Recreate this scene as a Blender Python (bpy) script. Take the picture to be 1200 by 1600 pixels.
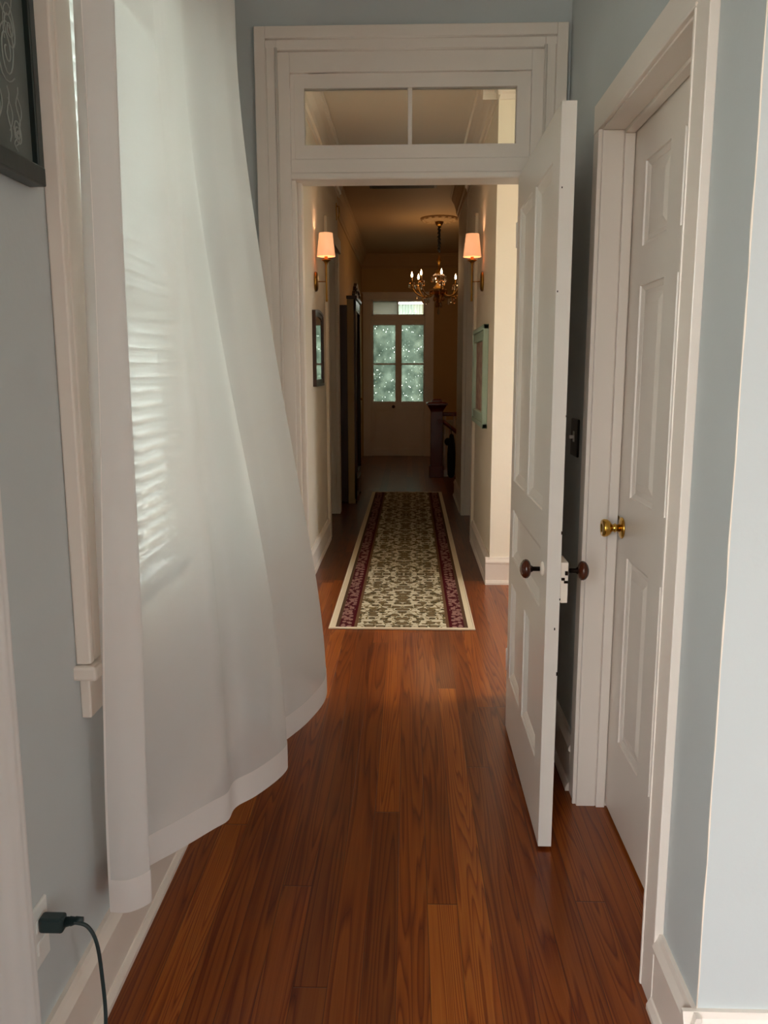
import bpy, bmesh, math, random
from mathutils import Vector, Matrix, noise
random.seed(7)
PI = math.pi
for o in list(bpy.data.objects): bpy.data.objects.remove(o, do_unlink=True)
SC = bpy.context.scene
COL = SC.collection

# ------------------------------------------------------------------ camera
def rad(a): return math.radians(a)
cam_d = bpy.data.cameras.new('camera'); cam = bpy.data.objects.new('camera', cam_d); COL.objects.link(cam)
PITCH, YAW, ROLL = rad(9.72), rad(1.74), rad(0.1)
cy, sy, cp, sp = math.cos(YAW), math.sin(YAW), math.cos(PITCH), math.sin(PITCH)
fw = Vector((-sy*cp, cy*cp, -sp)); rt = Vector((cy, sy, 0)); dn = fw.cross(rt)
r2 = rt*math.cos(ROLL) + dn*math.sin(ROLL); d2 = dn*math.cos(ROLL) - rt*math.sin(ROLL)
m = Matrix((r2, -d2, -fw)).transposed().to_4x4(); m.translation = (0, 0, 1.45)
cam.matrix_world = m
cam_d.sensor_fit = 'VERTICAL'; cam_d.sensor_height = 32.0; cam_d.lens = 32.0*1290/1600
cam_d.clip_start = 0.02; cam_d.clip_end = 200
SC.camera = cam

# ------------------------------------------------------------------ view, world, daylight
SC.view_settings.view_transform = 'Standard'
SC.view_settings.look = 'None'
SC.view_settings.gamma = 1.0
SC.view_settings.use_curve_mapping = False
SC.view_settings.exposure = 1.88
SC.cycles.max_bounces = 10; SC.cycles.diffuse_bounces = 6; SC.cycles.transparent_max_bounces = 24
SC.cycles.caustics_reflective = False; SC.cycles.caustics_refractive = False
SKY = 5.5
w = bpy.data.worlds.new('world'); SC.world = w; w.use_nodes = True
nt = w.node_tree; nt.nodes.clear()
wo = nt.nodes.new('ShaderNodeOutputWorld'); bg = nt.nodes.new('ShaderNodeBackground')
tc = nt.nodes.new('ShaderNodeTexCoord'); sx = nt.nodes.new('ShaderNodeSeparateXYZ'); cr = nt.nodes.new('ShaderNodeValToRGB')
mr = nt.nodes.new('ShaderNodeMapRange'); mr.inputs[1].default_value = -0.5; mr.inputs[2].default_value = 0.6
nt.links.new(tc.outputs['Generated'], sx.inputs[0]); nt.links.new(sx.outputs[2], mr.inputs[0]); nt.links.new(mr.outputs[0], cr.inputs[0])
cr.color_ramp.elements[0].position = 0.30; cr.color_ramp.elements[0].color = (0.26, 0.27, 0.22, 1)
cr.color_ramp.elements[1].position = 0.62; cr.color_ramp.elements[1].color = (0.97, 0.99, 1.0, 1)
e = cr.color_ramp.elements.new(0.46); e.color = (0.50, 0.52, 0.48, 1)
nt.links.new(cr.outputs[0], bg.inputs[0]); bg.inputs[1].default_value = SKY
nt.links.new(bg.outputs[0], wo.inputs[0])

def portal(name, loc, direction, sx_, sy_):
    """daylight portal filling a window opening (light comes only from the sky outside)"""
    l = bpy.data.lights.new(name, 'AREA'); l.shape = 'RECTANGLE'; l.size = sx_; l.size_y = sy_
    l.cycles.is_portal = True
    o = bpy.data.objects.new(name, l); COL.objects.link(o); o.location = loc
    o.rotation_euler = Vector(direction).to_track_quat('-Z', 'Z').to_euler()
    return o
portal('daylight_portal', (-0.93, 2.22, 1.64), (1, 0, 0), 0.9, 1.66)
portal('daylight_portal', (-0.93, 0.58, 1.64), (1, 0, 0), 0.9, 1.66)
portal('daylight_portal', (-0.93, -1.5, 1.6), (1, 0, 0), 2.0, 2.6)
portal('daylight_portal', (2.8, -2.98, 1.65), (0, 1, 0), 0.6, 2.1)
portal('daylight_portal', (2.88, 4.15, 1.75), (-1, 0, 0), 1.0, 1.7)
portal('daylight_portal', (-0.19, 14.42, 1.7), (0, -1, 0), 1.0, 1.9)

# ------------------------------------------------------------------ materials
MATS = {}
def nodes(name):
    m = bpy.data.materials.new(name); m.use_nodes = True; MATS[name] = m
    t = m.node_tree; return m, t, t.nodes['Principled BSDF'], t.nodes['Material Output']
def N(t, kind, **kw):
    n = t.nodes.new(kind)
    for k, v in kw.items(): setattr(n, k, v)
    return n
def srgb(r, g, b):
    f = lambda c: (c/255/12.92) if c/255 <= 0.04045 else ((c/255+0.055)/1.055)**2.4
    return (f(r), f(g), f(b), 1)
def paint(name, col, rough=0.5, bump=0.02, scale=60, var=0.04, metal=0, spec=0.5):
    m, t, b, o = nodes(name)
    tc = N(t, 'ShaderNodeTexCoord'); n = N(t, 'ShaderNodeTexNoise'); n.inputs['Scale'].default_value = 2.3; n.inputs['Detail'].default_value = 3
    t.links.new(tc.outputs['Object'], n.inputs['Vector'])
    mx = N(t, 'ShaderNodeMix', data_type='RGBA')
    mx.inputs[6].default_value = tuple(c*(1-var) for c in col[:3])+(1,); mx.inputs[7].default_value = tuple(min(1, c*(1+var)) for c in col[:3])+(1,)
    t.links.new(n.outputs[0], mx.inputs[0]); t.links.new(mx.outputs[2], b.inputs['Base Color'])
    b.inputs['Roughness'].default_value = rough; b.inputs['Metallic'].default_value = metal
    b.inputs['Specular IOR Level'].default_value = spec
    if bump:
        n2 = N(t, 'ShaderNodeTexNoise'); n2.inputs['Scale'].default_value = scale; n2.inputs['Detail'].default_value = 4
        t.links.new(tc.outputs['Object'], n2.inputs['Vector'])
        bp = N(t, 'ShaderNodeBump'); bp.inputs['Strength'].default_value = bump*4; bp.inputs['Distance'].default_value = 0.004
        t.links.new(n2.outputs[0], bp.inputs['Height']); t.links.new(bp.outputs[0], b.inputs['Normal'])
    return m
WALLBLUE = paint('wall_paint_grey_blue', srgb(191, 197, 198), 0.6, 0.03)
CREAM = paint('wall_paint_cream', srgb(222, 213, 197), 0.6, 0.03)
TAN = paint('wall_paint_cream_dimmed', srgb(196, 164, 112), 0.65, 0.03)  # cream wall darkened to tan, standing for weak warm lamplight
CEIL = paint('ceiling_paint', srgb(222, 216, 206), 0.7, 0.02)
CEILTAN = paint('ceiling_paint_dimmed', srgb(190, 160, 118), 0.7, 0.02)  # ceiling colour darkened likewise for the dimness of the far hall
TRIM = paint('trim_paint_white', srgb(232, 222, 212), 0.32, 0.03, 25)
DOORW = paint('door_paint_white', srgb(228, 222, 214), 0.30, 0.04, 20)
EDGEW = paint('door_edge_paint', srgb(240, 228, 214), 0.4, 0.05, 30)
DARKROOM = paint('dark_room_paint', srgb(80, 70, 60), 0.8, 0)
BLACKF = paint('black_green_lacquer', srgb(18, 30, 28), 0.35, 0.02)
DARKWOOD = paint('dark_walnut', srgb(52, 26, 16), 0.3, 0.03, 40, 0.3)
OLIVEWOOD = paint('olive_brown_wood', srgb(158, 134, 90), 0.5, 0.03, 40, 0.12)
MAHOG = paint('mahogany_varnish', srgb(96, 26, 16), 0.25, 0.02, 40, 0.25)
BRASS = paint('polished_brass', srgb(214, 170, 80), 0.16, 0, metal=1)
ABRASS = paint('aged_brass', srgb(150, 112, 52), 0.3, 0, metal=1, var=0.15)
PORC = paint('brown_porcelain', srgb(74, 32, 16), 0.1, 0, var=0.3)
IRON = paint('dark_iron', srgb(40, 30, 26), 0.4, 0, metal=1)
BLACKP = paint('black_plastic', srgb(16, 15, 15), 0.35, 0)
TEALP = paint('dark_teal_rubber', srgb(34, 52, 54), 0.45, 0)
PLASTW = paint('white_plastic', srgb(226, 226, 222), 0.3, 0)
BLACKC = paint('black_cloth', srgb(14, 14, 18), 0.9, 0.1, 200)
PALEGREEN = paint('pale_green_paint', srgb(176, 200, 184), 0.45, 0.05, 40)
SHADEG = None
CHALK = paint('chalk_line', srgb(146, 152, 148), 0.9, 0)
SLAT = paint('blind_slat_white', srgb(235, 238, 236), 0.4, 0)
VENT = paint('vent_metal_brown', srgb(60, 44, 30), 0.6, 0)
RED = paint('muted_pink_label', srgb(190, 150, 140), 0.7, 0)

def mirror_mat():
    m, t, b, o = nodes('mirror_glass'); b.inputs['Metallic'].default_value = 1; b.inputs['Roughness'].default_value = 0.03
    b.inputs['Base Color'].default_value = (0.8, 0.83, 0.8, 1); return m
MIRROR = mirror_mat()
def glass_mat(name='window_glass', tint=(0.94, 0.97, 0.96, 1), refl=0.35):
    m, t, b, o = nodes(name); t.nodes.remove(b)
    tr = N(t, 'ShaderNodeBsdfTransparent'); tr.inputs[0].default_value = tint
    gl = N(t, 'ShaderNodeBsdfGlossy'); gl.inputs['Roughness'].default_value = 0.02
    fr = N(t, 'ShaderNodeFresnel'); fr.inputs[0].default_value = 1.5; mx = N(t, 'ShaderNodeMixShader')
    t.links.new(fr.outputs[0], mx.inputs[0]); t.links.new(tr.outputs[0], mx.inputs[1]); t.links.new(gl.outputs[0], mx.inputs[2])
    t.links.new(mx.outputs[0], o.inputs[0]); return m
GLASS = glass_mat()
def rain_glass():
    """textured privacy glass with small drop-shaped lenses"""
    m, t, b, o = nodes('textured_privacy_glass'); t.nodes.remove(b)
    tc = N(t, 'ShaderNodeTexCoord'); mp = N(t, 'ShaderNodeMapping'); mp.inputs['Scale'].default_value = (44, 44, 20)
    v = N(t, 'ShaderNodeTexVoronoi'); v.inputs['Scale'].default_value = 1.0; v.inputs['Randomness'].default_value = 1
    t.links.new(tc.outputs['Object'], mp.inputs[0]); t.links.new(mp.outputs[0], v.inputs['Vector'])
    n = N(t, 'ShaderNodeTexNoise'); n.inputs['Scale'].default_value = 5; n.inputs['Detail'].default_value = 5
    t.links.new(tc.outputs['Object'], n.inputs['Vector'])
    r1 = N(t, 'ShaderNodeValToRGB'); r1.color_ramp.elements[0].position = 0.13; r1.color_ramp.elements[0].color = (1, 1, 1, 1)
    r1.color_ramp.elements[1].position = 0.22; r1.color_ramp.elements[1].color = (0, 0, 0, 1)
    t.links.new(v.outputs['Distance'], r1.inputs[0])
    r2 = N(t, 'ShaderNodeValToRGB'); r2.color_ramp.elements[0].position = 0.3; r2.color_ramp.elements[0].color = (0.085, 0.105, 0.09, 1)
    r2.color_ramp.elements[1].position = 0.75; r2.color_ramp.elements[1].color = (0.21, 0.24, 0.21, 1)
    t.links.new(n.outputs[0], r2.inputs[0])
    sepc = N(t, 'ShaderNodeSeparateColor'); t.links.new(v.outputs['Color'], sepc.inputs[0])
    gt = N(t, 'ShaderNodeMath', operation='GREATER_THAN'); gt.inputs[1].default_value = 0.72; t.links.new(sepc.outputs[0], gt.inputs[0])
    mul = N(t, 'ShaderNodeMath', operation='MULTIPLY'); t.links.new(gt.outputs[0], mul.inputs[0]); t.links.new(r1.outputs[0], mul.inputs[1])
    tl = N(t, 'ShaderNodeBsdfTranslucent'); t.links.new(r2.outputs[0], tl.inputs[0])
    tp = N(t, 'ShaderNodeBsdfTransparent'); tp.inputs[0].default_value = (0.9, 0.95, 0.9, 1)
    mx = N(t, 'ShaderNodeMixShader'); t.links.new(mul.outputs[0], mx.inputs[0]); t.links.new(tl.outputs[0], mx.inputs[1]); t.links.new(tp.outputs[0], mx.inputs[2])
    t.links.new(mx.outputs[0], o.inputs[0]); return m
RAING = rain_glass()
def sheer(name, col, transp, diff=0.55):
    m, t, b, o = nodes(name); t.nodes.remove(b)
    tc = N(t, 'ShaderNodeTexCoord'); wv = N(t, 'ShaderNodeTexNoise'); wv.inputs['Scale'].default_value = 400
    mp = N(t, 'ShaderNodeMapping'); mp.inputs['Scale'].default_value = (1, 1, 0.15)
    t.links.new(tc.outputs['Object'], mp.inputs[0]); t.links.new(mp.outputs[0], wv.inputs['Vector'])
    bp = N(t, 'ShaderNodeBump'); bp.inputs['Strength'].default_value = 0.08; bp.inputs['Distance'].default_value = 0.001; t.links.new(wv.outputs[0], bp.inputs['Height'])
    d = N(t, 'ShaderNodeBsdfDiffuse'); d.inputs[0].default_value = col; t.links.new(bp.outputs[0], d.inputs['Normal'])
    tl = N(t, 'ShaderNodeBsdfTranslucent'); tl.inputs[0].default_value = col
    m1 = N(t, 'ShaderNodeMixShader'); m1.inputs[0].default_value = diff; t.links.new(tl.outputs[0], m1.inputs[1]); t.links.new(d.outputs[0], m1.inputs[2])
    tp = N(t, 'ShaderNodeBsdfTransparent'); m2 = N(t, 'ShaderNodeMixShader')
    lw = N(t, 'ShaderNodeLayerWeight'); lw.inputs[0].default_value = 0.35
    mrr = N(t, 'ShaderNodeMapRange'); mrr.inputs[1].default_value = 0; mrr.inputs[2].default_value = 0.6; mrr.inputs[3].default_value = 1-transp; mrr.inputs[4].default_value = 1-transp*.8
    t.links.new(lw.outputs['Facing'], mrr.inputs[0]); t.links.new(mrr.outputs[0], m2.inputs[0])
    t.links.new(tp.outputs[0], m2.inputs[1]); t.links.new(m1.outputs[0], m2.inputs[2]); t.links.new(m2.outputs[0], o.inputs[0]); return m
SHEER = sheer('sheer_white_voile', (0.90, 0.88, 0.87, 1), 0.24)
HEMM = sheer('voile_double_layer', (0.93, 0.89, 0.87, 1), 0.03)
SAGE = sheer('pale_green_cloth', (0.24, 0.28, 0.24, 1), 0.0)
def lampshade():
    m, t, b, o = nodes('lampshade_linen')
    b.inputs['Base Color'].default_value = srgb(240, 214, 196); b.inputs['Roughness'].default_value = 0.8
    b.inputs['Emission Color'].default_value = (1.0, 0.40, 0.17, 1); b.inputs['Emission Strength'].default_value = 0.20
    return m
LSHADE = lampshade()
def emit(name, col, s):
    m, t, b, o = nodes(name); b.inputs['Emission Color'].default_value = col; b.inputs['Emission Strength'].default_value = s
    b.inputs['Base Color'].default_value = (0.9, 0.8, 0.6, 1); return m
BULB = emit('candle_bulb_lit', (1.0, 0.62, 0.28, 1), 4)
def crystal(name, col):
    m, t, b, o = nodes(name); b.inputs['Base Color'].default_value = col; b.inputs['Roughness'].default_value = 0.05
    b.inputs['Transmission Weight'].default_value = 0.85; b.inputs['IOR'].default_value = 1.55; return m
AMBER = crystal('amber_crystal', (0.75, 0.36, 0.12, 1))
CLEARC = crystal('clear_crystal', (0.9, 0.9, 0.85, 1))

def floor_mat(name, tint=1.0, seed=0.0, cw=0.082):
    m, t, b, o = nodes(name)
    L = t.links.new
    tc = N(t, 'ShaderNodeTexCoord'); s = N(t, 'ShaderNodeSeparateXYZ'); L(tc.outputs['Object'], s.inputs[0])
    def math_(op, a, bb=None, c=None):
        n = N(t, 'ShaderNodeMath', operation=op)
        for i, v in enumerate((a, bb, c)):
            if v is None: continue
            if isinstance(v, (int, float)): n.inputs[i].default_value = v
            else: L(v, n.inputs[i])
        return n.outputs[0]
    px = math_('DIVIDE', math_('ADD', s.outputs[0], 10.031), cw)
    idx = math_('FLOOR', px); fx = math_('FRACT', px)
    wn = N(t, 'ShaderNodeTexWhiteNoise', noise_dimensions='1D'); L(math_('ADD', idx, seed), wn.inputs['W'])
    # board ends
    py = math_('ADD', math_('DIVIDE', s.outputs[1], 3.1), math_('MULTIPLY', wn.outputs[0], 7.3))
    iy = math_('FLOOR', py); fy = math_('FRACT', py)
    wn2 = N(t, 'ShaderNodeTexWhiteNoise', noise_dimensions='2D'); cb = N(t, 'ShaderNodeCombineXYZ'); L(idx, cb.inputs[0]); L(math_('ADD', iy, seed), cb.inputs[1]); L(cb.outputs[0], wn2.inputs['Vector'])
    rnd = wn2.outputs['Value']
    # cathedral grain: stretched noise contoured
    cg = N(t, 'ShaderNodeCombineXYZ')
    L(math_('MULTIPLY', s.outputs[0], 15.0), cg.inputs[0]); L(math_('ADD', math_('MULTIPLY', s.outputs[1], 0.42), math_('MULTIPLY', rnd, 31.0)), cg.inputs[1]); L(math_('MULTIPLY', rnd, 57.0), cg.inputs[2])
    n1 = N(t, 'ShaderNodeTexNoise'); n1.inputs['Scale'].default_value = 1.0; n1.inputs['Detail'].default_value = 1.6; n1.inputs['Roughness'].default_value = 0.4
    L(cg.outputs[0], n1.inputs['Vector'])
    rings = math_('FRACT', math_('MULTIPLY', n1.outputs[0], math_('ADD', 12.0, math_('MULTIPLY', rnd, 16.0))))
    rr = N(t, 'ShaderNodeValToRGB'); e = rr.color_ramp.elements; e[0].position = 0.0; e[0].color = (0.10, 0.10, 0.10, 1); e[1].position = 1.0; e[1].color = (0.30, 0.30, 0.30, 1)
    x = e.new(0.2); x.color = (0.92, 0.92, 0.92, 1); x = e.new(0.7); x.color = (0.72, 0.72, 0.72, 1)
    L(rings, rr.inputs[0])
    # fine streaks
    cf = N(t, 'ShaderNodeCombineXYZ'); L(math_('MULTIPLY', s.outputs[0], 330.0), cf.inputs[0]); L(math_('MULTIPLY', s.outputs[1], 5.0), cf.inputs[1]); L(rnd, cf.inputs[2])
    n2 = N(t, 'ShaderNodeTexNoise'); n2.inputs['Scale'].default_value = 1.0; n2.inputs['Detail'].default_value = 2; L(cf.outputs[0], n2.inputs['Vector'])
    # big stain patches
    n3 = N(t, 'ShaderNodeTexNoise'); n3.inputs['Scale'].default_value = 1.0; n3.inputs['Detail'].default_value = 4
    cs = N(t, 'ShaderNodeCombineXYZ'); L(math_('MULTIPLY', s.outputs[0], 3.0), cs.inputs[0]); L(math_('MULTIPLY', s.outputs[1], 1.1), cs.inputs[1]); L(cs.outputs[0], n3.inputs['Vector'])
    base = N(t, 'ShaderNodeValToRGB'); e = base.color_ramp.elements
    e[0].position = 0.0; e[0].color = srgb(112, 56, 18); e[1].position = 1.0; e[1].color = srgb(172, 100, 34)
    x = e.new(0.35); x.color = srgb(132, 68, 20); x = e.new(0.7); x.color = srgb(148, 80, 24)
    L(rnd, base.inputs[0])
    dark = N(t, 'ShaderNodeMix', data_type='RGBA'); dark.blend_type = 'MULTIPLY'
    g = math_('ADD', math_('MULTIPLY', rr.outputs[0], 0.85), math_('MULTIPLY', n2.outputs[0], 0.50))
    L(base.outputs[0], dark.inputs[6]); dark.inputs[0].default_value = 0.85
    gc = N(t, 'ShaderNodeCombineColor'); L(g, gc.inputs[0]); L(math_('MULTIPLY', g, math_('ADD', 0.12, math_('MULTIPLY', g, 0.9))), gc.inputs[1]); L(math_('MULTIPLY', g, g), gc.inputs[2]); L(gc.outputs[0], dark.inputs[7])
    st = N(t, 'ShaderNodeMix', data_type='RGBA'); st.blend_type = 'MULTIPLY'
    sr = N(t, 'ShaderNodeValToRGB'); sr.color_ramp.elements[0].position = 0.54; sr.color_ramp.elements[0].color = (0, 0, 0, 1); sr.color_ramp.elements[1].position = 0.78; sr.color_ramp.elements[1].color = (0.6, 0.6, 0.6, 1)
    L(n3.outputs[0], sr.inputs[0]); L(sr.outputs[0], st.inputs[0]); L(dark.outputs[2], st.inputs[6]); st.inputs[7].default_value = (0.30, 0.22, 0.22, 1)
    # seams
    ex = math_('MINIMUM', fx, math_('SUBTRACT', 1.0, fx)); ey = math_('MINIMUM', fy, math_('SUBTRACT', 1.0, fy))
    seam = math_('MINIMUM', math_('MULTIPLY', ex, cw/0.0016), math_('MULTIPLY', ey, 3.1/0.003)); seam = math_('MINIMUM', seam, 1.0)
    sm = N(t, 'ShaderNodeMix', data_type='RGBA'); L(seam, sm.inputs[0]); sm.inputs[6].default_value = srgb(66, 28, 12); L(st.outputs[2], sm.inputs[7])
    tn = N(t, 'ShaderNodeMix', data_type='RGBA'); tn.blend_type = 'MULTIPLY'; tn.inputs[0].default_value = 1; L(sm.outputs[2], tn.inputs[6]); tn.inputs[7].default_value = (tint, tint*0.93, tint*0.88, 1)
    L(tn.outputs[2], b.inputs['Base Color'])
    b.inputs['Roughness'].default_value = 0.34; b.inputs['Coat Weight'].default_value = 0.3; b.inputs['Coat Roughness'].default_value = 0.16
    b.inputs['Specular IOR Level'].default_value = 0.22
    bp = N(t, 'ShaderNodeBump'); bp.inputs['Strength'].default_value = 0.25; bp.inputs['Distance'].default_value = 0.002
    L(math_('ADD', seam, math_('MULTIPLY', n2.outputs[0], 0.15)), bp.inputs['Height']); L(bp.outputs[0], b.inputs['Normal'])
    return m
FLOORM = floor_mat('heart_pine_boards'); FLOORH = floor_mat('heart_pine_boards_dimmed', 0.62, 11.0)  # hall boards tinted darker to stand for the dimmer light there

def rug_mat():
    m, t, b, o = nodes('runner_weave'); L = t.links.new
    def M(op, a, bb=None, c=None):
        n = N(t, 'ShaderNodeMath', operation=op)
        for i, v in enumerate((a, bb, c)):
            if v is None: continue
            if isinstance(v, (int, float)): n.inputs[i].default_value = v
            else: L(v, n.inputs[i])
        return n.outputs[0]
    tc = N(t, 'ShaderNodeTexCoord'); s = N(t, 'ShaderNodeSeparateXYZ'); L(tc.outputs['Object'], s.inputs[0])
    ax = M('ABSOLUTE', s.outputs[0]); yy = M('PINGPONG', M('ADD', s.outputs[1], 20.0), 0.62)
    def vor(sx_, sy_, off, feat='F1', rnd=0.8):
        c = N(t, 'ShaderNodeCombineXYZ'); L(M('MULTIPLY', ax, sx_), c.inputs[0]); L(M('MULTIPLY', yy, sy_), c.inputs[1]); c.inputs[2].default_value = off
        v = N(t, 'ShaderNodeTexVoronoi', feature=feat); v.inputs['Scale'].default_value = 1; v.inputs['Randomness'].default_value = rnd; L(c.outputs[0], v.inputs['Vector']); return v
    def band(v, lo, hi):  # 1 inside lo..hi
        return M('MULTIPLY', M('GREATER_THAN', v, lo), M('LESS_THAN', v, hi))
    v1 = vor(12.5, 15, 1.3, rnd=.65); v2 = vor(29, 33, 5.1); v3 = vor(17, 20, 9.0, 'DISTANCE_TO_EDGE', 1.0)
    leaf = M('LESS_THAN', v1.outputs['Distance'], 0.40); leafc = M('LESS_THAN', v1.outputs['Distance'], 0.31)
    sm = M('LESS_THAN', v2.outputs['Distance'], 0.40)
    vine = M('LESS_THAN', v3.outputs['Distance'], 0.045)
    def mix(f, a, c):
        n = N(t, 'ShaderNodeMix', data_type='RGBA')
        L(f, n.inputs[0])
        for i, v in ((6, a), (7, c)):
            if isinstance(v, tuple): n.inputs[i].default_value = v
            else: L(v, n.inputs[i])
        return n.outputs[2]
    cream = srgb(206, 198, 174)
    f = mix(vine, cream, srgb(120, 104, 66)); f = mix(sm, f, srgb(112, 96, 66)); f = mix(leaf, f, srgb(70, 62, 38)); f = mix(leafc, f, srgb(116, 98, 70))
    v4 = vor(34, 26, 3.3); v5 = vor(60, 50, 2.0)
    bb = mix(M('LESS_THAN', v4.outputs['Distance'], 0.50), srgb(74, 20, 26), srgb(142, 106, 98)); bb = mix(M('LESS_THAN', v5.outputs['Distance'], 0.28), bb, srgb(70, 30, 30))
    c = mix(M('GREATER_THAN', ax, 0.255), f, srgb(104, 76, 52))
    c = mix(M('GREATER_THAN', ax, 0.272), c, srgb(72, 10, 18))
    c = mix(M('GREATER_THAN', ax, 0.288), c, bb)
    c = mix(M('GREATER_THAN', ax, 0.358), c, srgb(84, 62, 44))
    c = mix(M('GREATER_THAN', ax, 0.378), c, srgb(214, 200, 172))
    L(c, b.inputs['Base Color']); b.inputs['Roughness'].default_value = 0.95; b.inputs['Specular IOR Level'].default_value = 0.1
    n = N(t, 'ShaderNodeTexNoise'); n.inputs['Scale'].default_value = 320; L(tc.outputs['Object'], n.inputs['Vector'])
    bp = N(t, 'ShaderNodeBump'); bp.inputs['Strength'].default_value = 0.4; bp.inputs['Distance'].default_value = 0.002; L(n.outputs[0], bp.inputs['Height']); L(bp.outputs[0], b.inputs['Normal'])
    return m
RUGM = rug_mat(); RUGEDGE = paint('rug_binding_cream', srgb(216, 202, 176), 0.9, 0.1, 200)
def chalkboard():
    m, t, b, o = nodes('chalk_drawing_board'); L = t.links.new
    tc = N(t, 'ShaderNodeTexCoord'); n = N(t, 'ShaderNodeTexNoise'); n.inputs['Scale'].default_value = 6; n.inputs['Detail'].default_value = 6; L(tc.outputs['Object'], n.inputs[0])
    r = N(t, 'ShaderNodeValToRGB'); r.color_ramp.elements[0].position = 0.3; r.color_ramp.elements[0].color = srgb(72, 80, 77); r.color_ramp.elements[1].position = 0.8; r.color_ramp.elements[1].color = srgb(108, 114, 110)
    L(n.outputs[0], r.inputs[0]); L(r.outputs[0], b.inputs['Base Color']); b.inputs['Roughness'].default_value = 0.5; return m
BOARD = chalkboard()
def artmat():
    m, t, b, o = nodes('red_beige_print'); L = t.links.new
    tc = N(t, 'ShaderNodeTexCoord'); v = N(t, 'ShaderNodeTexVoronoi'); v.inputs['Scale'].default_value = 16; L(tc.outputs['Object'], v.inputs[0])
    r = N(t, 'ShaderNodeValToRGB'); r.color_ramp.interpolation = 'LINEAR'; e = r.color_ramp.elements
    e[0].position = 0.1; e[0].color = srgb(150, 60, 60); e[1].position = 0.6; e[1].color = srgb(196, 168, 148); x = e.new(0.35); x.color = srgb(170, 120, 108)
    L(v.outputs['Distance'], r.inputs[0]); L(r.outputs[0], b.inputs['Base Color']); b.inputs['Roughness'].default_value = 0.4; return m
ART = artmat()

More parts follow.
